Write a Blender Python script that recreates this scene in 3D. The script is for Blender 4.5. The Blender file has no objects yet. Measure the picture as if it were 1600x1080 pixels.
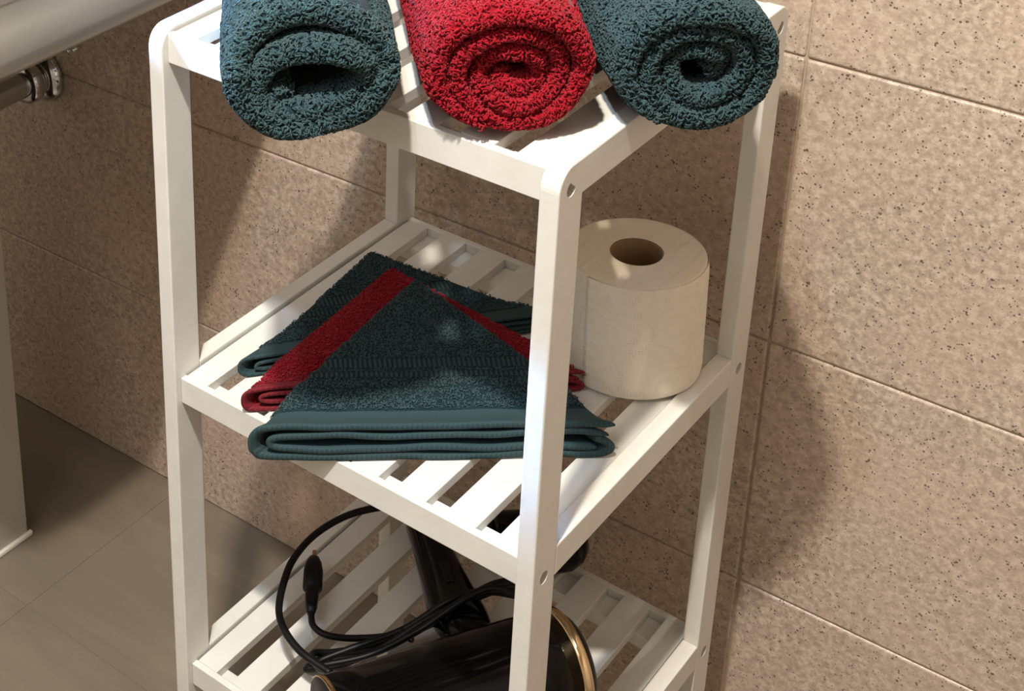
import bpy, bmesh, math, random
import numpy as np
from mathutils import Vector, Matrix, noise as mnoise

random.seed(7)
RNG = np.random.default_rng(11)
C = bpy.context.scene.collection
SC = bpy.context.scene
PI = math.pi

# ------------------------------------------------------------------ camera
cam_d = bpy.data.cameras.new('camera')
cam = bpy.data.objects.new('camera', cam_d)
C.objects.link(cam)
cam.location = (0.7509, -0.7545, 1.3342)
cam.rotation_euler = (1.1732, 0.0214, 0.7188)
cam_d.sensor_width = 36
cam_d.lens = 2505.9 / 1600 * 36
cam_d.shift_x = 445.3 / 1600
cam_d.shift_y = -570.5 / 1600
cam_d.clip_start = 0.02
SC.camera = cam

# ------------------------------------------------------------------ world, lights, exposure
SC.view_settings.view_transform = 'Standard'
SC.view_settings.look = 'None'
SC.view_settings.exposure = 0.0
SC.view_settings.gamma = 1.0
world = bpy.data.worlds.new('world')
SC.world = world
world.use_nodes = True
world.node_tree.nodes['Background'].inputs[0].default_value = (0.85, 0.92, 1.0, 1)
world.node_tree.nodes['Background'].inputs[1].default_value = 0.3


def area(name, loc, target, sx, sy, power, color, spread=PI):
    l = bpy.data.lights.new(name, 'AREA')
    l.shape = 'RECTANGLE'
    l.size, l.size_y = sx, sy
    l.energy = power
    l.color = color
    l.spread = spread
    o = bpy.data.objects.new(name, l)
    C.objects.link(o)
    o.location = loc
    o.rotation_euler = (Vector(target) - Vector(loc)).to_track_quat('-Z', 'Y').to_euler()
    return o


area('ceiling_spot_light', (0.44, -0.62, 2.30), (0.15, 0.0, 0.5), 0.055, 0.055, 45, (1.0, 0.93, 0.82))
area('ceiling_spot_light_cool', (0.36, -0.68, 2.30), (0.15, 0.0, 0.5), 0.055, 0.055, 13, (0.66, 0.82, 1.0))
area('window_daylight', (-1.20, -0.25, 1.75), (0.02, -0.02, 0.88), 0.22, 0.22, 1.9, (0.26, 0.55, 1.0), math.radians(13))
area('ambient_fill_light', (0.0, -1.05, 2.33), (0.1, 0.0, 0.4), 1.3, 1.3, 22, (0.98, 0.98, 1.0))  # added soft ambient fill from overhead, not a fixture of this room


# ------------------------------------------------------------------ materials
def s2l(c):
    return tuple(((x / 255) / 12.92 if x / 255 <= 0.04045 else ((x / 255 + 0.055) / 1.055) ** 2.4) for x in c)


def mat(name, col=(0.8, 0.8, 0.8), rough=0.5, metal=0.0, **kw):
    m = bpy.data.materials.new(name)
    m.use_nodes = True
    b = m.node_tree.nodes['Principled BSDF']
    b.inputs['Base Color'].default_value = (*col, 1)
    b.inputs['Roughness'].default_value = rough
    b.inputs['Metallic'].default_value = metal
    for k, v in kw.items():
        b.inputs[k.replace('_', ' ')].default_value = v
    return m


class NT:
    """small helper around a material's node tree"""
    def __init__(s, m):
        s.t = m.node_tree
        s.b = s.t.nodes['Principled BSDF']
        s.co = s.t.nodes.new('ShaderNodeTexCoord')

    def n(s, kind, **kw):
        x = s.t.nodes.new(kind)
        for k, v in kw.items():
            if k in x.inputs:
                x.inputs[k].default_value = v
            else:
                setattr(x, k, v)
        return x

    def l(s, a, b):
        s.t.links.new(a, b)

    def noise(s, scale, detail=3, rough=0.5, dist=0.0, vec=None):
        x = s.n('ShaderNodeTexNoise', Scale=scale, Detail=detail, Roughness=rough, Distortion=dist)
        s.l(vec or s.co.outputs['Object'], x.inputs['Vector'])
        return x.outputs['Fac']

    def ramp(s, fac, stops):
        x = s.n('ShaderNodeValToRGB')
        e = x.color_ramp.elements
        while len(e) < len(stops):
            e.new(0.5)
        for i, (p, c) in enumerate(stops):
            e[i].position = p
            e[i].color = (*c, 1) if len(c) == 3 else c
        s.l(fac, x.inputs['Fac'])
        return x.outputs['Color']

    def mix(s, fac, a, b, mode='MIX'):
        x = s.n('ShaderNodeMix', data_type='RGBA', blend_type=mode)
        for sock, v in ((x.inputs[0], fac), (x.inputs[6], a), (x.inputs[7], b)):
            if hasattr(v, 'links'):
                s.l(v, sock)
            elif isinstance(v, (int, float)):
                sock.default_value = v
            else:
                sock.default_value = (*v, 1)
        return x.outputs[2]

    def math(s, op, a, b=0.0):
        x = s.n('ShaderNodeMath', operation=op)
        for sock, v in ((x.inputs[0], a), (x.inputs[1], b)):
            if hasattr(v, 'links'):
                s.l(v, sock)
            else:
                sock.default_value = v
        return x.outputs[0]

    def bump(s, h, strength, dist):
        x = s.n('ShaderNodeBump', Strength=strength, Distance=dist)
        s.l(h, x.inputs['Height'])
        s.l(x.outputs['Normal'], s.b.inputs['Normal'])
        return x


M = {}
# white painted wood
m = mat('white_paint', (0.74, 0.71, 0.64), 0.38)
k = NT(m)
f = k.noise(35, 3)
k.l(k.ramp(f, [(0.3, (0.64, 0.615, 0.56)), (0.7, (0.69, 0.665, 0.61))]), k.b.inputs['Base Color'])
k.bump(k.noise(160, 3), 0.10, 0.001)
M['paint'] = m

# speckled beige wall tile
m = mat('wall_tile', s2l((190, 165, 135)), 0.32)
k = NT(m)
geo = k.n('ShaderNodeNewGeometry')
pos = geo.outputs['Position']
n1 = k.noise(165, 5, 0.70, 0.25, pos)
n2 = k.noise(420, 3, 0.6, 0.4, pos)
n3 = k.noise(7, 3, 0.5, 0.0, pos)
base = k.ramp(n1, [(0.36, s2l((152, 134, 117))), (0.50, s2l((180, 161, 142))), (0.64, s2l((209, 191, 172)))])
base = k.mix(k.math('MULTIPLY', n2, 0.45), base, s2l((160, 142, 124)))
base = k.mix(k.ramp(n3, [(0.40, (0, 0, 0)), (0.75, (0.5, 0.5, 0.5))]), base, s2l((194, 168, 148)))
vor = k.n('ShaderNodeTexVoronoi', Scale=310.0, Randomness=1.0)
k.l(pos, vor.inputs['Vector'])
thr = k.noise(150, 1, 0.5, 0, pos)
dots = k.math('LESS_THAN', vor.outputs['Distance'], k.math('MULTIPLY', k.math('SUBTRACT', thr, 0.355), 0.95))
dots = k.math('MULTIPLY', dots, 0.8)
col = k.mix(dots, base, s2l((72, 55, 42)))
k.l(col, k.b.inputs['Base Color'])
h = k.math('ADD', k.math('MULTIPLY', n2, 0.5), k.math('SUBTRACT', k.math('MULTIPLY', n1, 0.9), k.math('MULTIPLY', dots, 0.6)))
k.bump(h, 0.35, 0.0012)
M['tile'] = m

M['grout'] = mat('grout', s2l((168, 150, 128)), 0.85)
M['wall_plain'] = mat('wall_plain', s2l((196, 188, 178)), 0.6)
M['ceiling'] = mat('ceiling_paint', (0.80, 0.78, 0.74), 0.8)

# brown grey floor tile
m = mat('floor_tile', s2l((128, 114, 98)), 0.42)
k = NT(m)
geo = k.n('ShaderNodeNewGeometry')
pos = geo.outputs['Position']
mp = k.n('ShaderNodeMapping')
mp.inputs['Scale'].default_value = (0.35, 1.6, 1)
mp.inputs['Rotation'].default_value = (0, 0, 0.25)
k.l(pos, mp.inputs['Vector'])
n1 = k.noise(14, 4, 0.55, 0.8, mp.outputs[0])
n2 = k.noise(260, 2, 0.5, 0.0, pos)
base = k.ramp(n1, [(0.35, s2l((113, 102, 89))), (0.6, s2l((122, 110, 94))), (0.75, s2l((131, 119, 101)))])
k.l(k.mix(k.math('MULTIPLY', n2, 0.3), base, s2l((122, 110, 98))), k.b.inputs['Base Color'])
k.bump(n2, 0.12, 0.0008)
M['floor'] = m
M['floor_grout'] = mat('floor_grout', s2l((120, 107, 92)), 0.9)


def terry(name, dark, light, band=False):
    m = mat(name, light, 0.92, Sheen_Weight=0.08, Sheen_Roughness=0.5)
    m.node_tree.nodes['Principled BSDF'].inputs['Specular IOR Level'].default_value = 0.15
    k = NT(m)
    f = k.noise(420, 2, 0.6)
    g = k.noise(30, 3, 0.6)
    c = k.mix(f, dark, light)
    c = k.mix(k.ramp(g, [(0.35, (0.0, 0.0, 0.0)), (0.8, (0.5, 0.5, 0.5))]), c, dark)
    k.l(c, k.b.inputs['Base Color'])
    k.bump(f, 0.5, 0.002)
    return m


TEAL_D, TEAL_L = (0.004, 0.012, 0.015), (0.012, 0.034, 0.039)
RED_D, RED_L = (0.15, 0.0014, 0.006), (0.27, 0.002, 0.009)
M['teal'] = terry('teal_terry', TEAL_D, TEAL_L)
M['teal_pile'] = terry('teal_pile', (0.011, 0.032, 0.036), (0.055, 0.105, 0.106))
M['red'] = terry('red_terry', RED_D, RED_L)
M['red_pile'] = terry('red_pile', (0.20, 0.0015, 0.007), (0.42, 0.004, 0.015))


def woven(name, dark, light):
    """flat woven border: fine diagonal twill lines"""
    m = mat(name, light, 0.85)
    k = NT(m)
    mp = k.n('ShaderNodeMapping')
    mp.inputs['Rotation'].default_value = (0, 0, math.radians(58))
    k.l(k.co.outputs['Object'], mp.inputs['Vector'])
    w = k.n('ShaderNodeTexWave', Scale=160.0, Distortion=0.6)
    w.wave_type = 'BANDS'
    k.l(mp.outputs[0], w.inputs['Vector'])
    k.l(k.mix(w.outputs['Fac'], dark, light), k.b.inputs['Base Color'])
    k.bump(w.outputs['Fac'], 0.3, 0.0006)
    return m


M['teal_woven'] = woven('teal_woven', (0.010, 0.032, 0.035), (0.019, 0.048, 0.050))
M['red_woven'] = woven('red_woven', (0.09, 0.0010, 0.005), (0.19, 0.002, 0.009))

# toilet paper
m = mat('tissue', (0.79, 0.72, 0.59), 0.9)
k = NT(m)
uv = k.n('ShaderNodeUVMap')
mp = k.n('ShaderNodeMapping')
mp.inputs['Scale'].default_value = (11, 3.4, 1)
k.l(uv.outputs[0], mp.inputs['Vector'])
vor = k.n('ShaderNodeTexVoronoi', Scale=1.0, Randomness=0.55)
k.l(mp.outputs[0], vor.inputs['Vector'])
rings = k.math('SINE', k.math('MULTIPLY', vor.outputs['Distance'], 22.0))
mp2 = k.n('ShaderNodeMapping')
mp2.inputs['Scale'].default_value = (150, 46, 1)
k.l(uv.outputs[0], mp2.inputs['Vector'])
v2 = k.n('ShaderNodeTexVoronoi', Scale=1.0, Randomness=0.25)
k.l(mp2.outputs[0], v2.inputs['Vector'])
dot = k.math('SUBTRACT', 0.5, v2.outputs['Distance'])
h = k.math('MULTIPLY', k.math('MAXIMUM', rings, 0.0), k.math('MAXIMUM', dot, 0.0))
wr = k.noise(38, 3, 0.6, 0.5)
k.bump(k.math('ADD', k.math('MULTIPLY', h, 1.4), k.math('MULTIPLY', wr, 0.9)), 0.55, 0.0016)
M['tissue'] = m
m = mat('tissue_top', (0.74, 0.66, 0.51), 0.9)
k = NT(m)
mp = k.n('ShaderNodeMapping')
mp.inputs['Scale'].default_value = (1.0, 0.12, 1)
mp.inputs['Rotation'].default_value = (0, 0, 1.0)
k.l(k.co.outputs['Object'], mp.inputs['Vector'])
k.bump(k.noise(110, 3, 0.5, 0.4, mp.outputs[0]), 0.9, 0.002)
M['tissue_top'] = m
M['cardboard'] = mat('cardboard', s2l((150, 122, 88)), 0.85)

M['black'] = mat('black_plastic', (0.002, 0.002, 0.002), 0.10, Specular_IOR_Level=0.20)
M['black_matte'] = mat('black_rubber', (0.003, 0.003, 0.003), 0.45, Specular_IOR_Level=0.25)
M['dark_mesh'] = mat('dark_mesh', (0.02, 0.018, 0.016), 0.5, 0.6)
M['gold'] = mat('gold_ring', (0.82, 0.60, 0.34), 0.18, 1.0)
M['copper'] = mat('copper_pin', (0.55, 0.33, 0.2), 0.3, 1.0)
M['chrome'] = mat('chrome', (0.62, 0.62, 0.62), 0.10, 1.0)
M['pipe'] = mat('dull_chrome', (0.56, 0.57, 0.56), 0.22, 1.0)
M['ceramic'] = mat('white_ceramic', (0.44, 0.41, 0.35), 0.12)
M['pedestal'] = mat('white_pedestal', (0.44, 0.41, 0.36), 0.3)
M['caulk'] = mat('cream_sealant', (0.72, 0.68, 0.58), 0.6)
M['screw'] = mat('brown_screw', (0.16, 0.09, 0.05), 0.45, 0.5)


# ------------------------------------------------------------------ builders
def link(name, me, m=None, parent=None, smooth=False):
    if m is not None:
        me.materials.append(m)
    o = bpy.data.objects.new(name, me)
    C.objects.link(o)
    if parent is not None:
        o.parent = parent
    if smooth:
        me.polygons.foreach_set('use_smooth', [True] * len(me.polygons))
    return o


def thing(name, label, cat, loc=(0, 0, 0), rotz=0.0, group=None):
    o = bpy.data.objects.new(name, None)
    o.empty_display_size = 0.05
    C.objects.link(o)
    o.location = loc
    o.rotation_euler = (0, 0, rotz)
    o['label'] = label
    o['category'] = cat
    if group:
        o['group'] = group
    return o


def struct(o, label=None):
    o['kind'] = 'structure'
    if label:
        o['label'] = label
    return o


def box_mesh(name, x0, x1, y0, y1, z0, z1, bev=0.0, seg=2):
    bm = bmesh.new()
    bmesh.ops.create_cube(bm, size=1)
    bmesh.ops.scale(bm, vec=(x1 - x0, y1 - y0, z1 - z0), verts=bm.verts)
    bmesh.ops.translate(bm, vec=((x0 + x1) / 2, (y0 + y1) / 2, (z0 + z1) / 2), verts=bm.verts)
    if bev:
        bmesh.ops.bevel(bm, geom=bm.edges[:], offset=bev, segments=seg, affect='EDGES', profile=0.5)
    me = bpy.data.meshes.new(name)
    bm.to_mesh(me)
    bm.free()
    return me


def box(name, x0, x1, y0, y1, z0, z1, m, parent=None, bev=0.0, seg=2):
    return link(name, box_mesh(name, x0, x1, y0, y1, z0, z1, bev, seg), m, parent)


def prism_yz(name, poly, x0, x1, bev, miter=True):
    """polygon in (y, z), extruded along x, edges softened"""
    bm = bmesh.new()
    a = [bm.verts.new((x0, y, z)) for y, z in poly]
    b = [bm.verts.new((x1, y, z)) for y, z in poly]
    bm.faces.new(a)
    bm.faces.new(b[::-1])
    n = len(poly)
    for i in range(n):
        j = (i + 1) % n
        bm.faces.new((a[j], a[i], b[i], b[j]))
    bmesh.ops.recalc_face_normals(bm, faces=bm.faces[:])
    if bev:
        es = [e for e in bm.edges if len(e.link_faces) == 2 and e.calc_face_angle(0) > 0.6 and not (miter and any(abs(abs(f.normal.y) - abs(f.normal.z)) < 0.35 and abs(f.normal.y) > 0.5 and f.calc_area() > 2.5e-4 for f in e.link_faces))]
        bmesh.ops.bevel(bm, geom=es, offset=bev, segments=2, affect='EDGES', profile=0.5)
    me = bpy.data.meshes.new(name)
    bm.to_mesh(me)
    bm.free()
    return me


def from_arrays(name, V, F):
    me = bpy.data.meshes.new(name)
    me.from_pydata([tuple(v) for v in V], [], [tuple(f) for f in F])
    me.update()
    return me


def grid_faces(n, m_, closed_n=False, closed_m=False, off=0):
    F = []
    for i in range(n if closed_n else n - 1):
        for j in range(m_ if closed_m else m_ - 1):
            a, b = i, (i + 1) % n
            c, d = j, (j + 1) % m_
            F.append((off + a * m_ + c, off + b * m_ + c, off + b * m_ + d, off + a * m_ + d))
    return F


def lathe(name, prof, seg=48, axis='z', cap=True):
    """prof: (r, h) list from bottom to top"""
    V, n = [], len(prof)
    for i in range(seg):
        t = 2 * PI * i / seg
        for r, h in prof:
            V.append((r * math.cos(t), r * math.sin(t), h))
    F = grid_faces(seg, n, closed_n=True)
    if cap:
        F.append(tuple(i * n for i in range(seg))[::-1])
        F.append(tuple(i * n + n - 1 for i in range(seg)))
    me = from_arrays(name, V, F)
    bm = bmesh.new()
    bm.from_mesh(me)
    bmesh.ops.remove_doubles(bm, verts=bm.verts, dist=1e-6)
    bmesh.ops.recalc_face_normals(bm, faces=bm.faces[:])
    bm.to_mesh(me)
    bm.free()
    return me


def catmull(P, sub=10):
    P = [np.array(p, float) for p in P]
    P = [2 * P[0] - P[1]] + P + [2 * P[-1] - P[-2]]
    out = []
    for i in range(1, len(P) - 2):
        for s in range(sub):
            t = s / sub
            out.append(0.5 * ((2 * P[i]) + (-P[i - 1] + P[i + 1]) * t + (2 * P[i - 1] - 5 * P[i] + 4 * P[i + 1] - P[i + 2]) * t * t
                              + (-P[i - 1] + 3 * P[i] - 3 * P[i + 1] + P[i + 2]) * t ** 3))
    out.append(P[-2])
    return out


def tube_mesh(name, P, r, seg=10, sub=10):
    P = catmull(P, sub)
    n = len(P)
    rr = [r] * n if not hasattr(r, '__len__') else list(np.interp(np.linspace(0, 1, n), np.linspace(0, 1, len(r)), r))
    up = np.array([0.0, 0.0, 1.0])
    V = []
    t0 = P[1] - P[0]
    t0 /= np.linalg.norm(t0)
    if abs(t0[2]) > 0.9:
        up = np.array([1.0, 0, 0])
    nrm = np.cross(t0, up)
    nrm /= np.linalg.norm(nrm)
    for i in range(n):
        t = P[min(i + 1, n - 1)] - P[max(i - 1, 0)]
        t /= np.linalg.norm(t)
        nrm = nrm - t * nrm.dot(t)
        nrm /= np.linalg.norm(nrm)
        b = np.cross(t, nrm)
        for q in range(seg):
            a = 2 * PI * q / seg
            V.append(P[i] + rr[i] * (math.cos(a) * nrm + math.sin(a) * b))
    F = grid_faces(n, seg, closed_m=True)
    F.append(tuple(range(seg)))
    F.append(tuple((n - 1) * seg + q for q in range(seg))[::-1])
    me = from_arrays(name, V, F)
    bm = bmesh.new()
    bm.from_mesh(me)
    bmesh.ops.recalc_face_normals(bm, faces=bm.faces[:])
    bm.to_mesh(me)
    bm.free()
    return me


def pile_mesh(name, pts, nrm, length, width, rng, lay=0.9):
    """many small curled terry loops: bent three sided tufts, all in one mesh"""
    n = len(pts)
    rnd = rng.normal(size=(n, 3))
    tan = rnd - nrm * np.sum(rnd * nrm, axis=1)[:, None]
    tan /= np.linalg.norm(tan, axis=1)[:, None] + 1e-9
    bit = np.cross(nrm, tan)
    L = length * rng.uniform(0.65, 1.25, n)[:, None]
    w = width * rng.uniform(0.75, 1.2, n)[:, None]
    side = bit * rng.normal(0, 0.3, n)[:, None]
    c0 = pts - nrm * 0.0004
    c1 = pts + nrm * L * 0.42 + tan * L * 0.28 * lay
    c2 = pts + nrm * L * 0.40 + tan * L * 0.78 * lay + side * L * 0.4
    c3 = pts + nrm * L * 0.10 + tan * L * 1.02 * lay + side * L * 0.9
    V = np.zeros((n, 10, 3))
    a1, a2 = bit, (nrm - tan * 0.5)
    for lvl, (c, s) in enumerate(((c0, 0.8), (c1, 1.0), (c2, 0.85))):
        for q in range(3):
            an = 2 * PI * q / 3 + 0.5
            V[:, lvl * 3 + q] = c + w * s * 0.5 * (math.cos(an) * a1 + math.sin(an) * a2)
    V[:, 9] = c3
    f = []
    for lvl in range(2):
        for q in range(3):
            a, b = lvl * 3 + q, lvl * 3 + (q + 1) % 3
            f += [(a, b, b + 3), (a, b + 3, a + 3)]
    for q in range(3):
        f.append((6 + q, 6 + (q + 1) % 3, 9))
    f = np.array(f)
    F = (f[None] + (np.arange(n) * 10)[:, None, None]).reshape(-1, 3)
    me = bpy.data.meshes.new(name)
    me.vertices.add(n * 10)
    me.vertices.foreach_set('co', V.reshape(-1).astype(np.float32))
    nf = len(F)
    me.loops.add(nf * 3)
    me.loops.foreach_set('vertex_index', F.reshape(-1).astype(np.int32))
    me.polygons.add(nf)
    me.polygons.foreach_set('loop_start', (np.arange(nf) * 3).astype(np.int32))
    me.polygons.foreach_set('loop_total', np.full(nf, 3, np.int32))
    me.polygons.foreach_set('use_smooth', np.ones(nf, bool))
    me.update(calc_edges=True)
    return me


def scatter(me, density, rng, keep=None):
    """random points on a mesh: positions, smooth normals, filtered by keep(pos, normal)"""
    me.calc_loop_triangles()
    nt = len(me.loop_triangles)
    tri = np.zeros(nt * 3, np.int32)
    me.loop_triangles.foreach_get('vertices', tri)
    tri = tri.reshape(-1, 3)
    co = np.zeros(len(me.vertices) * 3, np.float32)
    me.vertices.foreach_get('co', co)
    co = co.reshape(-1, 3)
    vn = np.zeros(len(me.vertices) * 3, np.float32)
    me.vertices.foreach_get('normal', vn)
    vn = vn.reshape(-1, 3)
    A, B, D = co[tri[:, 0]], co[tri[:, 1]], co[tri[:, 2]]
    ar = 0.5 * np.linalg.norm(np.cross(B - A, D - A), axis=1)
    n = int(ar.sum() * density)
    idx = rng.choice(nt, n, p=ar / ar.sum())
    u, v = rng.random(n), rng.random(n)
    fl = u + v > 1
    u[fl], v[fl] = 1 - u[fl], 1 - v[fl]
    w = 1 - u - v
    p = A[idx] * w[:, None] + B[idx] * u[:, None] + D[idx] * v[:, None]
    q = vn[tri[idx, 0]] * w[:, None] + vn[tri[idx, 1]] * u[:, None] + vn[tri[idx, 2]] * v[:, None]
    q /= np.linalg.norm(q, axis=1)[:, None] + 1e-9
    if keep is not None:
        k = keep(p, q)
        p, q = p[k], q[k]
    return p, q


# ------------------------------------------------------------------ room shell
ROT = 0.0242
WY = 0.383
XL, XR, YF, CZ = -1.30, 1.60, -1.90, 2.35
wall = box('wall_back', -1.7, 1.9, 0.0021, 0.10, -0.06, CZ, M['grout'])
wall.location = (0, WY, 0)
wall.rotation_euler = (0, 0, ROT)
struct(wall, 'beige speckled tiled wall behind the white rack')
JZ = [0.0, 0.256, 0.5152, 0.7815, 1.048, 1.3145, 1.581, 1.8475, 2.114, CZ]
JX = [0.336 + 0.65 * i for i in range(-3, 3)]
JX = [-1.45] + JX[1:] + [1.75]
gap = 0.0007
for i in range(len(JZ) - 1):
    for j in range(len(JX) - 1):
        dy = random.uniform(-0.0002, 0.0002)
        me = box_mesh('tile', JX[j] + gap, JX[j + 1] - gap, dy, 0.0095, JZ[i] + (gap if i else 0.0005), JZ[i + 1] - gap, 0.0024, 4)
        link('tile', me, M['tile'], wall, smooth=False)

fl = box('floor', XL, XR, YF, 0.42, -0.08, -0.0010, M['floor_grout'])
struct(fl, 'plain brown grey tiled floor')
FX = [XL, -0.97, -0.350, 0.27, 0.89, 1.51, XR]
FY = [YF, -1.74, -1.12, -0.50, 0.12, 0.378]
for i in range(len(FX) - 1):
    for j in range(len(FY) - 1):
        g = 0.0005
        me = box_mesh('tile', FX[i] + g, FX[i + 1] - g, FY[j] + g, FY[j + 1] - (g if j < len(FY) - 2 else -0.004), -0.006, 0, 0.0004, 1)
        link('tile', me, M['floor'], fl)
struct(box('wall_left', XL - 0.1, XL, YF - 0.1, 0.5, -0.08, CZ, M['wall_plain']), 'plain beige side wall outside the view')
struct(box('wall_right', XR, XR + 0.1, YF - 0.1, 0.5, -0.08, CZ, M['wall_plain']), 'plain beige side wall outside the view')
struct(box('wall_front', XL - 0.1, XR + 0.1, YF - 0.1, YF, -0.08, CZ, M['wall_plain']), 'plain beige wall behind the camera')
struct(box('ceiling', XL - 0.1, XR + 0.1, YF - 0.1, 0.5, CZ, CZ + 0.08, M['ceiling']), 'white painted ceiling above the room')

# ------------------------------------------------------------------ white rack
W, D = 0.3418, 0.33
TX, TY = 0.0139, 0.0291
ZT, ZM, ZL = 0.8495, 0.5466, 0.2455
H = 0.8530
HS, ZR, TH = 0.0259, 0.0036, 0.0238
rack = thing('storage_rack', 'white painted wooden three tier rack with slatted shelves against the tiled wall', 'shelf')


def arc(cy, cz, r, a0, a1, n):
    return [(cy + r * math.cos(math.radians(a0 + (a1 - a0) * i / n)), cz + r * math.sin(math.radians(a0 + (a1 - a0) * i / n))) for i in range(n + 1)]


RC = 0.0155


def post_poly(front):
    a = arc(RC, H - RC, RC, 180, 135, 5)
    poly = [(0, 0), *a, (TY, H - HS), (TY, 0)]
    if not front:
        poly = [(D - y, z) for y, z in poly]
    return poly


def cut_holes(me, holes):
    """real countersunk bores: boolean with small cylinders along x"""
    o = bpy.data.objects.new('tmp', me)
    C.objects.link(o)
    bm = bmesh.new()
    for (x, y, z) in holes:
        r = bmesh.ops.create_cone(bm, cap_ends=True, segments=20, radius1=0.0052, radius2=0.0052, depth=0.019)
        bmesh.ops.rotate(bm, verts=r['verts'], cent=(0, 0, 0), matrix=Matrix.Rotation(PI / 2, 3, 'Y'))
        bmesh.ops.translate(bm, verts=r['verts'], vec=(x, y, z))
    cm = bpy.data.meshes.new('cut')
    bm.to_mesh(cm)
    bm.free()
    c = bpy.data.objects.new('cut', cm)
    C.objects.link(c)
    md = o.modifiers.new('b', 'BOOLEAN')
    md.object = c
    md.operation = 'DIFFERENCE'
    md.solver = 'EXACT'
    dg = bpy.context.evaluated_depsgraph_get()
    res = bpy.data.meshes.new_from_object(o.evaluated_get(dg))
    bpy.data.objects.remove(o)
    bpy.data.objects.remove(c)
    return res


for sx in (0, 1):
    x0, x1 = (0, TX) if sx == 0 else (W - TX, W)
    for front in (True, False):
        me = prism_yz('post', post_poly(front), x0, x1, 0.0011)
        hy = 0.0141 if front else D - 0.0141
        xs = W if sx else 0.0
        holes = [(xs, hy, z - 0.0133) for z in (ZT, ZM, ZL)]
        me = cut_holes(me, holes)
        p = link('post', me, M['paint'], rack)
        for (hx, yy, zz) in holes:
            s = 1 if sx else -1
            sm = lathe('screw', [(0.0008, 0.0004), (0.0016, 0.0), (0.0042, 0.0), (0.0044, -0.001)], 20)
            so = link('screw', sm, M['screw'], p)
            so.location = (hx - s * 0.0088, yy, zz)
            so.rotation_euler = (0, s * PI / 2, 0)
    # top side rail with rounded corners
    a = arc(RC, H - RC, RC, 135, 90, 5)
    b = [(D - y, z) for y, z in a][::-1]
    poly = [(TY, H - HS), *a, *b, (D - TY, H - HS)]
    link('side_rail', prism_yz('side_rail', poly, x0, x1, 0.0011), M['paint'], rack)
    for z in (ZM, ZL):
        box('side_rail', x0, x1, TY, D - TY, z + ZR - HS, z + ZR, M['paint'], rack, 0.0010)

NS = 6
edges = [(TX + 0.0016, 0.0370)]
for i in range(NS):
    a = 0.0370 + 0.0165 + i * 0.04175
    edges.append((a, a + 0.0253))
edges.append((0.0370 + 0.0165 + NS * 0.04175, W - TX - 0.0016))
slat_mesh = {}
for z in (ZT, ZM, ZL):
    box('front_rail', TX, W - TX, 0.0062, 0.0125, z - TH, z, M['paint'], rack, 0.0007)
    box('back_rail', TX, W - TX, 0.3175, 0.3238, z - TH, z, M['paint'], rack, 0.0007)
    box('batten', TX, W - TX, 0.0125, 0.0275, z - 0.0225, z - 0.0088, M['paint'], rack, 0.0007)
    box('batten', TX, W - TX, 0.2915, 0.3175, z - 0.0225, z - 0.0088, M['paint'], rack, 0.0007)
    for (a, b) in edges:
        w = round(b - a, 5)
        if w not in slat_mesh:
            me = box_mesh('slat', 0, w, 0.0127, 0.3173, -0.0088, -0.0001, 0.0006, 2)
            me.materials.append(M['paint'])
            slat_mesh[w] = me
        o = bpy.data.objects.new('slat', slat_mesh[w])
        C.objects.link(o)
        o.parent = rack
        o.location = (a, 0, z)

# ------------------------------------------------------------------ rolled towels
PH = math.atan2(0.659, 0.752)
PV = np.array([math.cos(PH), math.sin(PH)])
AV = np.array([-math.sin(PH), math.cos(PH)])


def pa(p, a):
    v = PV * p + AV * a
    return (v[0], v[1])


def nz(x, y, z, s):
    return mnoise.noise(Vector((x * s, y * s, z * s)))


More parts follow.
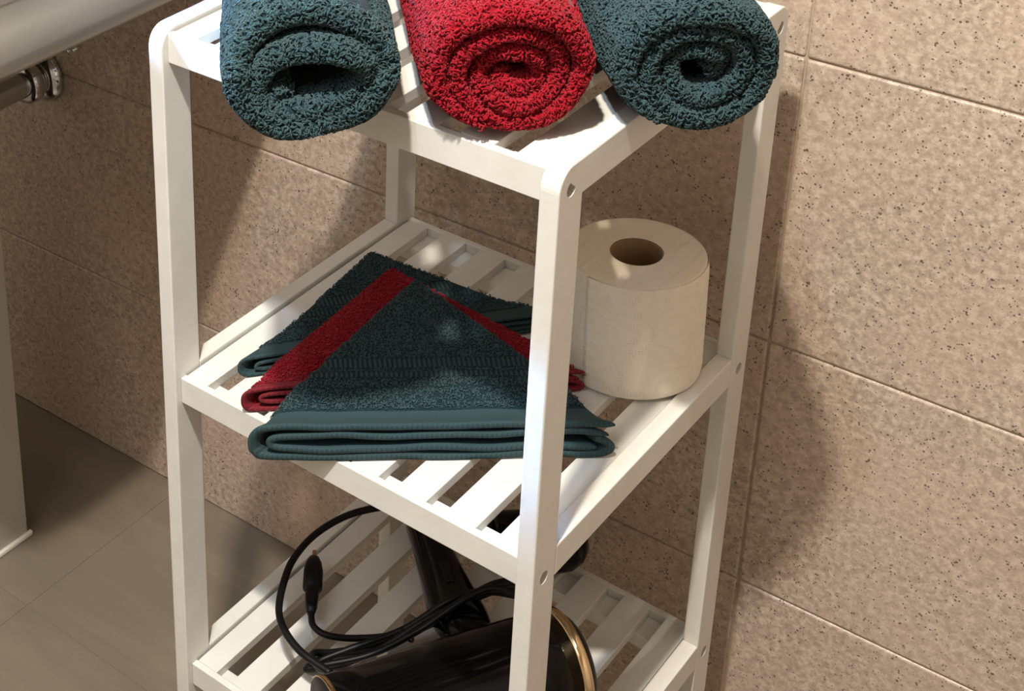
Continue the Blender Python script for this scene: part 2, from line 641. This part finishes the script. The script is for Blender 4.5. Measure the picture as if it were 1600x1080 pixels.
def rolled_towel(label, p, a, rh, rv, turns, r0, cx, tilt, tele, length, mat_c, mat_p, seed, thick=0.0125, flip=1, step=None, phase=0.0, drop=0.0):
    x, y = pa(p, a)
    t = thing('rolled_towel', label, 'towel', (x, y, H + 0.0006), PH, 'rolled bath towels lying on the top shelf')
    t_out = turns * 2 * PI
    n = int(turns * 56)
    R = 0.5 * (rh + rv)
    pitch = (rv - r0 - thick / 2) / turns
    NO, NN, NR = 12, 9, 4
    V = []
    for i in range(n + 1):
        th = t_out * i / n
        fr = i / n
        r = r0 + pitch * th / (2 * PI)
        ext = rh - rv
        ex = cx * (1 - fr) + ext * fr
        ang = th * flip + phase
        ca, sa = math.cos(ang), math.sin(ang)
        til = tilt * (1 - fr)
        # distance of this layer's front end from the roll's front plane
        e = tele * (1 - fr) ** 1.2 + 0.004 * nz(fr * 9, seed, 0, 1.0) + 0.003 * math.sin(ang * 2 + seed)
        if step is not None:
            lastturn = th > t_out - 2 * PI * 1.0
            if lastturn:
                g = max(0.0, math.sin(ang + step[1])) ** 0.5
                e += step[0] * g * min(1, (th - (t_out - 2 * PI)) * 2)
        tk = thick * (1.0 + 0.10 * nz(fr * 12, seed, 3, 1.0))
        endtaper = min(1.0, (t_out - th) / 0.9 + 0.10)
        r -= tk * (1 - endtaper) * 0.55
        tk *= endtaper
        loop = []
        for q in range(NO):
            s = q / (NO - 1)
            loop.append((tk / 2, length - 0.008 - s * (length - 0.016 - e)))
        for q in range(1, NN):
            g = PI * q / NN
            loop.append((tk / 2 * math.cos(g), e + 0.008 - 0.008 * math.sin(g) * (1.25)))
        for q in range(NO):
            s = q / (NO - 1)
            loop.append((-tk / 2, e + 0.008 + s * (length - 0.016 - e)))
        for q in range(1, NR):
            g = PI * q / NR
            loop.append((-tk / 2 * math.cos(g), length - 0.008 + 0.008 * math.sin(g)))
        for dr, yy in loop:
            rr = r + dr
            lump = 0.0016 * nz(ang * 1.3, yy * 22, seed, 1.0) + 0.0010 * nz(ang * 4, yy * 60, seed, 1.0)
            rr += lump
            # the front end of the roll closes in a little
            rr -= 0.004 * math.exp(-max(0, yy) / 0.010) * fr
            px = (rr + ex) * ca
            pz = rr * sa
            cx_, sx_ = math.cos(til), math.sin(til)
            qx, qz = px * cx_ - pz * sx_, px * sx_ + pz * cx_
            qz = qz * 1.0
            low = -rv * 0.975
            if qz < low:
                qz = low + (qz - low) * 0.3
            V.append((qx, yy, qz + rv + drop * (1 - fr)))
    m_ = len(V) // (n + 1)
    F = grid_faces(n + 1, m_, closed_m=True)
    F.append(tuple(range(m_))[::-1])
    F.append(tuple(n * m_ + q for q in range(m_)))
    me = from_arrays('towel_roll', V, F)
    bm = bmesh.new()
    bm.from_mesh(me)
    bmesh.ops.recalc_face_normals(bm, faces=bm.faces[:])
    zmin = min(v.co.z for v in bm.verts)
    bmesh.ops.translate(bm, verts=bm.verts, vec=(0, 0, -zmin + 0.0006))
    bm.to_mesh(me)
    bm.free()
    link('towel_body', me, mat_c, t, smooth=True)
    rng = np.random.default_rng(seed)

    def keep(P, N):
        rad = np.hypot(P[:, 0] * rv / rh, P[:, 2] - rv)
        outer = (rad > rv - thick * 1.05) & ((N[:, 0] * P[:, 0] + N[:, 2] * (P[:, 2] - rv)) > 0)
        end = (P[:, 1] < tele + 0.020) & (rad <= rv + 0.01)
        return (outer | end) & (P[:, 2] > 0.0022)
    P, N = scatter(me, 440000, rng, keep)
    pm = pile_mesh('terry_pile', P, N, 0.0044, 0.0014, rng)
    o = link('terry_pile', pm, mat_p, t)
    o['kind'] = 'stuff'
    return t


rolled_towel('teal rolled towel at the left end of the top shelf, flat hollow in its coil', 0.1135, -0.184, 0.0595, 0.0520,
             2.4, 0.0100, 0.017, 0.38, 0.007, 0.255, M['teal'], M['teal_pile'], 3, thick=0.0128, step=(0.016, 0.2), phase=2.4, drop=-0.012)
rolled_towel('dark red rolled towel in the middle of the top shelf', 0.2365, -0.177, 0.0580, 0.0535,
             3.2, 0.0060, 0.003, 0.0, 0.008, 0.27, M['red'], M['red_pile'], 8, thick=0.0105, phase=3.0, drop=-0.004)
rolled_towel('dark teal rolled towel at the right end of the top shelf near the wall', 0.3510, -0.181, 0.0570, 0.0540,
             2.8, 0.0085, 0.002, 0.3, 0.010, 0.27, M['teal'], M['teal_pile'], 15, thick=0.0115, phase=5.3)


# ------------------------------------------------------------------ folded washcloths
def washcloth(label, Lp, Rp, Ap, T0, T1, z0f, mat_c, mat_w, mat_p, seed, hem=0.014, bands=True, pdens=420000, curl=0.0, path=None):
    """triangle folded cloth: the folded section (p, z) is swept from the base edge to the apex"""
    org = ((Lp[0] + Rp[0]) / 2, (Lp[1] + Rp[1]) / 2)
    x, y = pa(*org)
    t = thing('washcloth', label, 'washcloth', (x, y, ZM + ZR * 0 + 0.0004), PH, 'washcloths folded to triangles on the middle shelf')
    Lq = np.array(Lp) - org
    Rq = np.array(Rp) - org
    Aq = np.array(Ap) - org
    # section: list of (u along base 0..1, height fraction 0..1) for the mid line of each ribbon, and its thickness fraction
    ribbons = path or [
        ('outer', [(0.955, 0.52), (0.985, 0.46), (0.998, 0.30), (0.985, 0.14), (0.93, 0.10), (0.75, 0.11), (0.5, 0.10), (0.25, 0.10), (0.05, 0.10), (0.008, 0.25), (0.0, 0.55), (0.012, 0.82), (0.06, 0.89),
                   (0.25, 0.90), (0.5, 0.91), (0.75, 0.90), (1.0, 0.88)], 0.20),
        ('inner', [(0.955, 0.32), (0.7, 0.31), (0.4, 0.32), (0.12, 0.33), (0.062, 0.38), (0.05, 0.50), (0.062, 0.60), (0.12, 0.64), (0.4, 0.65), (0.7, 0.66), (0.985, 0.62)], 0.19)]
    length = np.linalg.norm(Rq - Lq)
    NS_ = 90
    ss = np.linspace(0, 1, NS_) ** 1.15 * 0.985
    top_me = None
    for nm, pth, tf in ribbons:
        pts = catmull([(u * length, h_, 0) for u, h_ in pth], 26)
        pts = np.array(pts)[:, :2]
        n = len(pts)
        V = []
        idx_w = []
        for si, s in enumerate(ss):
            T = T0 + (T1 - T0) * min(1, s / 0.28) ** 1.0
            zb = z0f(s)
            back = 0.0
            for k_ in range(n):
                a_, b_ = pts[max(k_ - 1, 0)], pts[min(k_ + 1, n - 1)]
                d = np.array([b_[0] - a_[0], (b_[1] - a_[1]) * T])
                d /= np.linalg.norm(d) + 1e-9
                nn = np.array([-d[1], d[0]])
                u = pts[k_, 0] / length
                hh = pts[k_, 1]
                base = Lq + (Rq - Lq) * u
                q = base + (Aq - base) * s
                wav = (0.0010 * nz(u * 7, hh * 3, seed, 1.0) + 0.0046 * nz(u * 4.5, hh * 2.2, seed + 5, 1.0) * min(1, hh * 5) * T / 0.034) * (1 - 0.6 * s)
                zz = zb + hh * T + wav
                V.append((q[0], q[1], zz, nn[0], nn[1], T * tf * 0.5))
        V = np.array(V).reshape(NS_, n, 6)
        off = V[:, :, 5:6]
        edge = np.ones(n)
        edge[:3] = [0.55, 0.8, 0.95]
        edge[-3:] = [0.95, 0.8, 0.55]
        off = off * edge[None, :, None]
        # base line direction for the in-plane shift
        bd = (Rq - Lq) / length
        A_ = np.concatenate([V[:, :, 0:2] + V[:, :, 3:4] * off * bd, V[:, :, 2:3] + V[:, :, 4:5] * off], axis=2)
        B_ = np.concatenate([V[:, :, 0:2] - V[:, :, 3:4] * off * bd, V[:, :, 2:3] - V[:, :, 4:5] * off], axis=2)
        # round the lip at the base: first rows thinner
        for r_, f_ in ((0, 0.45), (1, 0.85)):
            mid = (A_[r_] + B_[r_]) / 2
            A_[r_] = mid + (A_[r_] - mid) * f_
            B_[r_] = mid + (B_[r_] - mid) * f_
        VV = np.concatenate([A_.reshape(-1, 3), B_.reshape(-1, 3)])
        zmin = -z0f(0) if False else None
        VV[:, 2] = np.maximum(VV[:, 2], 0.0002)
        N0 = NS_ * n
        F = grid_faces(NS_, n)
        F += [(N0 + a, N0 + d_, N0 + c_, N0 + b) for (a, b, c_, d_) in grid_faces(NS_, n)]
        for si in range(NS_ - 1):
            a, b = si * n, (si + 1) * n
            F.append((a, a + N0, b + N0, b))
            a, b = a + n - 1, b + n - 1
            F.append((a, b, b + N0, a + N0))
        for k_ in range(n - 1):
            F.append((k_, k_ + 1, k_ + 1 + N0, k_ + N0))
            a = (NS_ - 1) * n + k_
            F.append((a, a + N0, a + 1 + N0, a + 1))
        me = from_arrays('cloth_fold', VV, F)
        bm = bmesh.new()
        bm.from_mesh(me)
        bmesh.ops.recalc_face_normals(bm, faces=bm.faces[:])
        bm.to_mesh(me)
        bm.free()
        me.materials.append(mat_c)
        me.materials.append(mat_w)
        # woven border along the base edge, and the flat lower plies
        dist = abs(np.cross(Rq - Lq, Aq - Lq)) / length
        mi = []
        for f_ in F:
            pass
        co = np.zeros(len(me.vertices) * 3)
        me.vertices.foreach_get('co', co)
        co = co.reshape(-1, 3)
        nl = np.array([-(Rq - Lq)[1], (Rq - Lq)[0]]) / length
        if np.dot(Aq - Lq, nl) < 0:
            nl = -nl
        for pl in me.polygons:
            c_ = pl.center
            dd = (c_[0] - Lq[0]) * nl[0] + (c_[1] - Lq[1]) * nl[1]
            pl.material_index = 1 if dd < hem else 0
        fo = link('cloth_fold', me, None, t, smooth=True)
        if nm == 'outer':
            rng = np.random.default_rng(seed)

            def keep(P, N):
                dd = (P[:, 0] - Lq[0]) * nl[0] + (P[:, 1] - Lq[1]) * nl[1]
                k1 = dd > hem + 0.001
                if bands:
                    for b0, b1 in ((0.0650, 0.0795), (0.0540, 0.0622)):
                        k1 &= ~((dd > b0) & (dd < b1))
                        k1 &= ~((dd > 0.0415) & (dd < 0.0432))
                return k1 & ((N[:, 2] > 0.15)) & (P[:, 2] > 0.004)
            P, N = scatter(me, pdens, rng, keep)
            o = link('terry_pile', pile_mesh('terry_pile', P, N, 0.0024, 0.0010, rng), mat_p, t)
            o['kind'] = 'stuff'
            if bands:
                # raised ribs of the decorative woven band, laid on the top ply
                from mathutils.bvhtree import BVHTree
                bv = BVHTree.FromPolygons([tuple(v) for v in VV], F)
                RV, RF = [], []
                nrib = int(length / 0.0038)
                for b0, b1 in ((0.0665, 0.0780), (0.0550, 0.0612)):
                    for i_ in range(nrib):
                        u = (i_ + 0.5) * 0.0038
                        ok = True
                        quad = []
                        for dd_ in (b0, (b0 + b1) / 2, b1):
                            q = Lq + bd * u + nl * dd_
                            hit = bv.ray_cast(Vector((q[0], q[1], 0.2)), Vector((0, 0, -1)))
                            if hit[0] is None:
                                ok = False
                                break
                            quad.append((q, hit[0].z))
                        if not ok:
                            continue
                        k0 = len(RV)
                        for (q, z_) in quad:
                            for su, sz in ((-0.0012, -0.0004), (-0.0007, 0.0009), (0.0007, 0.0009), (0.0012, -0.0004)):
                                g = q + bd * su
                                RV.append((g[0], g[1], z_ + sz))
                        for r_ in range(2):
                            for q_ in range(3):
                                a = k0 + r_ * 4 + q_
                                RF.append((a, a + 1, a + 5, a + 4))
                if RV:
                    rb = from_arrays('woven_rib_band', RV, RF)
                    ro = link('woven_rib_band', rb, mat_w, t, smooth=True)
                    ro['kind'] = 'stuff'
    return t


def ramp(a, b, v):
    def f_(s):
        x = min(1, max(0, (s - a) / (b - a)))
        return v * x * x * (3 - 2 * x)
    return f_


washcloth('dark teal folded washcloth at the back of the pile, mostly under the red one', (0.061, -0.008), (0.324, 0.050), (0.1803, 0.161),
          0.020, 0.009, lambda s: 0.0, M['teal'], M['teal_woven'], M['teal_pile'], 21, hem=0.018)
washcloth('dark red folded washcloth between the two teal ones', (0.0635, -0.051), (0.330, -0.032), (0.1937, 0.1145),
          0.0225, 0.0095, ramp(0.05, 0.27, 0.0122), M['red'], M['red_woven'], M['red_pile'], 33, hem=0.006, bands=False)
washcloth('teal folded washcloth with ribbed band, topmost and frontmost of the three', (0.0690, -0.1085), (0.335, -0.1105), (0.2105, 0.079),
          0.034, 0.010, ramp(0.05, 0.30, 0.0235), M['teal'], M['teal_woven'], M['teal_pile'], 45, hem=0.023)

# ------------------------------------------------------------------ toilet roll
roll = thing('toilet_roll', 'cream white toilet paper roll standing at the back right of the middle shelf', 'toilet paper', (0.2785, 0.2520, ZM + 0.0024), 0)
roll.rotation_euler = (0, math.radians(-1.9), 0)
TR, RH_, RI = 0.0552, 0.0995, 0.0205
seg = 120
prof = [(0.0, 0.0), (0.02, 0.0), (1, 0.002), (1.0, 0.02), (1.0, 0.05), (1.0, 0.08), (1.0, RH_ - 0.0018)]
seam = math.radians(-103)
V, UV = [], []
hs = list(np.linspace(0.0008, RH_ - 0.0008, 16))
for i in range(seg + 1):
    t_ = seam + 2 * PI * i / seg
    r = TR - 0.0010 * (i / seg)
    r += 0.0008 * math.exp(-i / 2.0)
    for h_ in hs:
        rr = r + 0.0005 * nz(math.cos(t_) * 3, math.sin(t_) * 3, h_ * 30, 1.0)
        if h_ < 0.002 or h_ > RH_ - 0.002:
            rr -= 0.0009
        V.append((rr * math.cos(t_), rr * math.sin(t_), h_))
        UV.append((i / seg, h_ / RH_))
n_ = len(hs)
F = grid_faces(seg + 1, n_)
for i in range(n_ - 1):
    F.append((seg * n_ + i, i, i + 1, seg * n_ + i + 1))
me = from_arrays('tissue_wrap', V, F)
uvl = me.uv_layers.new(name='UVMap')
for lp in me.loops:
    uvl.data[lp.index].uv = UV[lp.vertex_index]
bm = bmesh.new()
bm.from_mesh(me)
bmesh.ops.recalc_face_normals(bm, faces=bm.faces[:])
bm.to_mesh(me)
bm.free()
link('paper_side', me, M['tissue'], roll, smooth=True)
V = []
for i in range(seg):
    t_ = 2 * PI * i / seg
    for r_, h_ in ((RI, 0.0), (TR - 0.002, 0.0), (TR - 0.0016, 0.0008)):
        V.append((r_ * math.cos(t_), r_ * math.sin(t_), h_))
    for j, r_ in enumerate((TR - 0.0018, TR - 0.004, 0.045, 0.038, 0.030, 0.024, RI)):
        hh = RH_ - (0.0008 if j == 0 else 0.0) + (0.0005 * nz(math.cos(t_) * 4, math.sin(t_) * 4, r_ * 90, 1.0) if 0 < j < 6 else 0)
        V.append((r_ * math.cos(t_), r_ * math.sin(t_), hh))
n_ = 10
F = [f for f in grid_faces(seg, n_, closed_n=True)]
me = from_arrays('paper_ends', V, F)
bm = bmesh.new()
bm.from_mesh(me)
bmesh.ops.recalc_face_normals(bm, faces=bm.faces[:])
bm.to_mesh(me)
bm.free()
link('paper_ends', me, M['tissue_top'], roll, smooth=True)
cm = lathe('cardboard_core', [(RI - 0.0009, 0.0005), (RI + 0.0002, 0.0005), (RI + 0.0002, RH_ - 0.0006), (RI - 0.0009, RH_ - 0.0006), (RI - 0.0009, 0.0005)], 64, cap=False)
link('cardboard_core', cm, M['cardboard'], roll, smooth=False)

# ------------------------------------------------------------------ hair dryer
DPH = math.radians(60)
dd = np.array([math.cos(DPH), math.sin(DPH), 0])
RB = 0.0455
rear = np.array([0.283, 0.175, 0])
dry = thing('hair_dryer', 'glossy black hair dryer with gold rings lying on the lower shelf', 'hair dryer', (rear[0], rear[1], ZL + 0.0006), 0)


def along(o, back, h=RB):
    """orient a lathe (local +z) along the barrel axis, its zero at distance `back` from the rear rim"""
    d = Vector((dd[0], dd[1], 0))
    o.rotation_euler = d.to_track_quat('Z', 'Y').to_euler()
    o.location = (-dd[0] * back, -dd[1] * back, h)


LB = 0.211
o = link('barrel', lathe('barrel', [(0.036, 0.004), (0.040, 0.0), (0.0425, 0.0008), (0.0432, 0.030), (0.0442, 0.080), (0.0450, 0.130), (0.0452, 0.170), (0.0440, LB - 0.009)], 72), M['black'], dry, True)
along(o, LB)
o = link('rear_ring', lathe('rear_ring', [(0.0440, 0.0), (0.0455, 0.0006), (0.0455, 0.0075), (0.0440, 0.009), (0.041, 0.009)], 72, cap=False), M['gold'], dry, True)
o['label'] = 'polished gold ring at the rear of the barrel'
along(o, 0.009)
o = link('rear_grille', lathe('rear_grille', [(0.0425, 0.0), (0.0415, 0.005), (0.036, 0.010), (0.024, 0.0135), (0.008, 0.015)], 72), M['dark_mesh'], dry, True)
along(o, 0.003)
o = link('front_ring', lathe('front_ring', [(0.0426, 0.0), (0.0430, -0.0008), (0.0436, -0.0003), (0.0436, 0.0035), (0.0427, 0.0042)], 72, cap=False), M['gold'], dry, True)
o['label'] = 'thin gold ring at the air outlet'
along(o, LB)
o = link('outlet_grille', lathe('outlet_grille', [(0.002, -0.0008), (0.0425, -0.0008), (0.0425, 0.004)], 48), M['dark_mesh'], dry, True)
along(o, LB)


def loft(name, secs, seg=28, pw=2.6):
    """secs: list of (centre, axis_u*half, axis_v*half): superellipse sections joined to one skin with closed ends"""
    V = []
    for c, u, v in secs:
        c, u, v = map(np.array, (c, u, v))
        for q in range(seg):
            a = 2 * PI * q / seg
            ca, sa = math.cos(a), math.sin(a)
            V.append(c + u * math.copysign(abs(ca) ** (2 / pw), ca) + v * math.copysign(abs(sa) ** (2 / pw), sa))
    F = grid_faces(len(secs), seg, closed_m=True)
    F.append(tuple(range(seg)))
    F.append(tuple((len(secs) - 1) * seg + q for q in range(seg))[::-1])
    me = from_arrays(name, V, F)
    bm = bmesh.new()
    bm.from_mesh(me)
    bmesh.ops.recalc_face_normals(bm, faces=bm.faces[:])
    bm.to_mesh(me)
    bm.free()
    return me


# handle: from the barrel towards the back left corner, lying low on the slats
b0 = np.array([0.215, 0.130])
h0 = np.array([0.183, 0.170])
h1 = np.array([0.078, 0.262])
hd = (h1 - h0) / np.linalg.norm(h1 - h0)
hn = np.array([-hd[1], hd[0]])
secs = []
for s, wv, tv, zz in ((-0.35, 0.012, 0.012, 0.045), (-0.15, 0.021, 0.017, 0.038), (0.0, 0.024, 0.0185, 0.030), (0.12, 0.0245, 0.0185, 0.024), (0.4, 0.021, 0.0175, 0.020), (0.8, 0.0165, 0.0160, 0.0170),
                      (1.0, 0.0160, 0.0155, 0.0163), (1.06, 0.0145, 0.0135, 0.0160), (1.08, 0.010, 0.009, 0.0160)):
    c = h0 + (h1 - h0) * s
    secs.append(((c[0] - rear[0], c[1] - rear[1], zz), (hn[0] * wv, hn[1] * wv, 0), (0, 0, tv)))
hm = loft('handle', secs)
ho = link('handle', hm, M['black'], dry, True)
# switch on the handle
c = h0 + (h1 - h0) * 0.35
sw = link('switch', box_mesh('switch', -0.012, 0.012, -0.0045, 0.0045, 0, 0.006, 0.002, 3), M['black_matte'], ho)
sw.location = (c[0] - rear[0], c[1] - rear[1], 0.0355)
sw.rotation_euler = (0, 0, math.atan2(hd[1], hd[0]))


def dl(P):
    return [(p_[0] - rear[0], p_[1] - rear[1], p_[2] - ZL) for p_ in P]


# cord: one big loop standing over the slats, then strands gathered in front of the handle
e1 = h1 + hd * 0.012
cord_loop = [(e1[0], e1[1], ZL + 0.017), (0.062, 0.262, ZL + 0.020), (0.058, 0.247, ZL + 0.036), (0.040, 0.206, ZL + 0.045), (0.030, 0.170, ZL + 0.045), (0.031, 0.135, ZL + 0.045),
             (0.041, 0.103, ZL + 0.045), (0.066, 0.063, ZL + 0.045), (0.099, 0.046, ZL + 0.042), (0.137, 0.044, ZL + 0.040)]
cord = link('cord', tube_mesh('cord', dl(cord_loop), 0.0033, 10, 12), M['black_matte'], dry, True)
strands = [
    [(0.137, 0.044, ZL + 0.040), (0.118, 0.050, ZL + 0.030), (0.099, 0.068, ZL + 0.018), (0.108, 0.088, ZL + 0.010), (0.135, 0.118, ZL + 0.014), (0.158, 0.150, ZL + 0.030), (0.190, 0.185, ZL + 0.055), (0.215, 0.215, ZL + 0.045)],
    [(0.215, 0.215, ZL + 0.045), (0.196, 0.180, ZL + 0.066), (0.166, 0.130, ZL + 0.040), (0.140, 0.096, ZL + 0.022), (0.110, 0.068, ZL + 0.012), (0.098, 0.060, ZL + 0.006), (0.103, 0.082, ZL + 0.006), (0.130, 0.120, ZL + 0.006),
     (0.160, 0.162, ZL + 0.020), (0.190, 0.200, ZL + 0.044), (0.212, 0.240, ZL + 0.036)],
    [(0.212, 0.240, ZL + 0.036), (0.198, 0.200, ZL + 0.058), (0.170, 0.150, ZL + 0.046), (0.140, 0.105, ZL + 0.020), (0.112, 0.076, ZL + 0.005), (0.104, 0.071, ZL + 0.010), (0.120, 0.092, ZL + 0.018), (0.150, 0.132, ZL + 0.030),
     (0.178, 0.168, ZL + 0.056), (0.205, 0.212, ZL + 0.052), (0.205, 0.235, ZL + 0.045)],
]
for s_ in strands:
    link('cord', tube_mesh('cord', dl(s_), 0.0030, 8, 10), M['black_matte'], dry, True)
plug_cable = [(0.0700, 0.1020, ZL + 0.020), (0.0800, 0.0930, ZL + 0.018), (0.0950, 0.0940, ZL + 0.016), (0.1160, 0.1100, ZL + 0.014), (0.1430, 0.1350, ZL + 0.018), (0.1660, 0.1700, ZL + 0.030), (0.190, 0.205, ZL + 0.050), (0.208, 0.235, ZL + 0.045)]
link('cord', tube_mesh('cord', dl(plug_cable), 0.0030, 8, 10), M['black_matte'], dry, True)
# cable tie
tie = [(0.1455, 0.1400, ZL + 0.010), (0.1445, 0.1340, ZL + 0.020), (0.1500, 0.1280, ZL + 0.032), (0.1560, 0.1270, ZL + 0.034), (0.1570, 0.1340, ZL + 0.022), (0.1510, 0.1410, ZL + 0.009), (0.1455, 0.1400, ZL + 0.010)]
link('cable_tie', tube_mesh('cable_tie', dl(tie), 0.0013, 6, 8), M['black_matte'], dry, True)
# plug: lies on the second slat pointing to the back left
p0 = np.array([0.0700, 0.1020, ZL + 0.020])
p1 = np.array([0.0310, 0.1560, ZL + 0.022])
ax = (p1 - p0) / np.linalg.norm(p1 - p0)
sd = np.array([-ax[1], ax[0], 0])
sd /= np.linalg.norm(sd)
up = np.cross(ax, sd)
Lp_ = np.linalg.norm(p1 - p0)
r0_ = np.array([rear[0], rear[1], ZL])
secs = []
for s, wv, tv in ((-0.02, 0.0032, 0.0032), (0.10, 0.0052, 0.0050), (0.30, 0.0062, 0.0058), (0.42, 0.0062, 0.0058), (0.44, 0.0088, 0.0075), (0.72, 0.0090, 0.0080), (0.86, 0.0075, 0.0070), (0.96, 0.0050, 0.0050), (1.0, 0.0030, 0.003)):
    c = p0 + ax * Lp_ * s - r0_
    secs.append((c, sd * wv, up * tv))
pl_ = link('plug', loft('plug', secs, 20), M['black_matte'], dry, True)
for s_ in (-0.0026, 0.0026):
    a_ = p1 + sd * s_ * 0.3 - r0_ - ax * 0.002
    link('pin', tube_mesh('pin', [a_, a_ + ax * 0.005, a_ + ax * 0.010], 0.0012, 8, 3), M['copper'], pl_, True)

# styling nozzle, partly hidden behind the front right post
noz = thing('dryer_nozzle', 'rounded black nozzle attachment behind the front right post on the lower shelf', 'nozzle', (0.181, 0.300, ZL + 0.0006), 0)
nv = np.array([0.80, 0.60, 0.0])
nu = np.array([-0.60, 0.80, 0.0])
secs = []
for s, wv, tv in ((-0.040, 0.024, 0.022), (-0.036, 0.0265, 0.0245), (-0.010, 0.0285, 0.0270), (0.014, 0.0295, 0.0265), (0.030, 0.0260, 0.0230), (0.040, 0.0190, 0.0160), (0.045, 0.010, 0.008)):
    secs.append((nv * s + np.array([0, 0, 0.0275]), nu * wv, np.array([0, 0, tv])))
link('nozzle_body', loft('nozzle_body', secs, 36, 2.2), M['black'], noz, True)
secs = [(nv * s + np.array([0, 0, 0.0275]), nu * w_, np.array([0, 0, t_])) for s, w_, t_ in ((-0.046, 0.0190, 0.0175), (-0.0395, 0.0190, 0.0175))]
link('nozzle_collar', loft('nozzle_collar', secs, 36, 2.2), M['black_matte'], noz, True)

# ------------------------------------------------------------------ washbasin
bas = thing('washbasin', 'white ceramic washbasin with rounded underside at the upper left', 'sink', (-0.468, 0.112, 0.0), 0)


def superloop(hx, hy, z, pw=4.5, seg=72, cx=0.0, cy=0.0):
    out = []
    for q in range(seg):
        a = 2 * PI * q / seg
        ca, sa = math.cos(a), math.sin(a)
        out.append((cx + hx * math.copysign(abs(ca) ** (2 / pw), ca), cy + hy * math.copysign(abs(sa) ** (2 / pw), sa), z))
    return out


lv = [(0.20, 0.14, 0.776), (0.31, 0.215, 0.779), (0.338, 0.236, 0.784), (0.350, 0.246, 0.794), (0.357, 0.252, 0.810), (0.360, 0.254, 0.835), (0.361, 0.254, 0.858), (0.364, 0.257, 0.864), (0.366, 0.258, 0.900),
      (0.362, 0.255, 0.908), (0.335, 0.232, 0.908), (0.305, 0.190, 0.903), (0.29, 0.175, 0.885), (0.25, 0.15, 0.830), (0.14, 0.09, 0.805), (0.03, 0.03, 0.800)]
V = []
for hx, hy_, z in lv:
    V += superloop(hx + 0.004, hy_, z, 8.0)
F = grid_faces(len(lv), 72, closed_m=True)
F.append(tuple(range(72)))
F.append(tuple((len(lv) - 1) * 72 + q for q in range(72))[::-1])
me = from_arrays('basin_bowl', V, F)
bm = bmesh.new()
bm.from_mesh(me)
bmesh.ops.recalc_face_normals(bm, faces=bm.faces[:])
bm.to_mesh(me)
bm.free()
link('bowl', me, M['ceramic'], bas, True)

ped = thing('basin_pedestal', 'cream white straight sided pedestal under the basin, at the left edge', 'pedestal', (-0.520, 0.10, 0.0), 0)
# open at the back: a U shaped shell
px0, px1, py0, py1, tt = -0.088, 0.088, -0.10, 0.0993, 0.014
poly = [(px1, py1), (px1 - tt, py1), (px1 - tt, py0 + tt), (px0 + tt, py0 + tt), (px0 + tt, py1), (px0, py1), (px0, py0), (px1, py0)]
bm = bmesh.new()
lo = [bm.verts.new((x, y, 0.0005)) for x, y in poly]
hi = [bm.verts.new((x, y, 0.775)) for x, y in poly]
bm.faces.new(lo)
bm.faces.new(hi[::-1])
for i in range(8):
    j = (i + 1) % 8
    bm.faces.new((lo[j], lo[i], hi[i], hi[j]))
bmesh.ops.recalc_face_normals(bm, faces=bm.faces[:])
bmesh.ops.bevel(bm, geom=[e for e in bm.edges if abs(e.verts[0].co.z - e.verts[1].co.z) > 0.1], offset=0.004, segments=3, affect='EDGES')
me = bpy.data.meshes.new('column')
bm.to_mesh(me)
bm.free()
link('column', me, M['pedestal'], ped)
bm_ = box('sealant_strip', px1 - 0.001, px1 + 0.0045, py0, py1 + 0.002, 0.0003, 0.007, M['caulk'], ped, 0.0018, 2)
bm_['label'] = 'cream bead of sealant along the foot'

# drain pipe
pipe = thing('drain_pipe', 'chrome drain pipe with round wall flange below the basin', 'pipe', (-0.541, 0.3690, 0.5075), 0)
link('pipe', tube_mesh('pipe', [(0, 0.0, 0), (0, -0.06, 0), (0, -0.14, -0.002), (0, -0.20, -0.006)], 0.0165, 24, 6), M['pipe'], pipe, True)
fm = lathe('wall_flange', [(0.0330, 0.0), (0.0335, 0.003), (0.0320, 0.008), (0.0270, 0.0135), (0.0200, 0.0160), (0.0165, 0.0165)], 48)
fo = link('wall_flange', fm, M['chrome'], pipe, True)
fo.rotation_euler = (PI / 2, 0, 0)
fm = lathe('slip_nut', [(0.0166, 0.018), (0.0235, 0.019), (0.0255, 0.022), (0.0255, 0.032), (0.0235, 0.036), (0.0170, 0.037)], 48)
fo = link('slip_nut', fm, M['chrome'], pipe, True)
fo.rotation_euler = (PI / 2, 0, 0)

# angle valve just under the rim of the basin
val = thing('angle_valve', 'small chrome angle valve knob peeking out under the basin edge', 'valve', (-0.436, 0.3705, 0.602), 0)
vb = link('valve_body', tube_mesh('valve_body', [(0, 0.0, 0), (0, -0.02, 0), (0, -0.045, 0)], 0.008, 16, 4), M['chrome'], val, True)
bm = bmesh.new()
for q in range(8):
    a = 2 * PI * q / 8
    r = bmesh.ops.create_uvsphere(bm, u_segments=10, v_segments=8, radius=0.0042)
    bmesh.ops.scale(bm, verts=r['verts'], vec=(1, 1.9, 1))
    bmesh.ops.translate(bm, verts=r['verts'], vec=(0.0125 * math.cos(a), -0.052, 0.0125 * math.sin(a)))
r = bmesh.ops.create_cone(bm, cap_ends=True, segments=24, radius1=0.0125, radius2=0.0115, depth=0.014)
bmesh.ops.rotate(bm, verts=r['verts'], cent=(0, 0, 0), matrix=Matrix.Rotation(PI / 2, 3, 'X'))
bmesh.ops.translate(bm, verts=r['verts'], vec=(0, -0.052, 0))
me = bpy.data.meshes.new('valve_knob')
bm.to_mesh(me)
bm.free()
link('knob', me, M['chrome'], val, True)
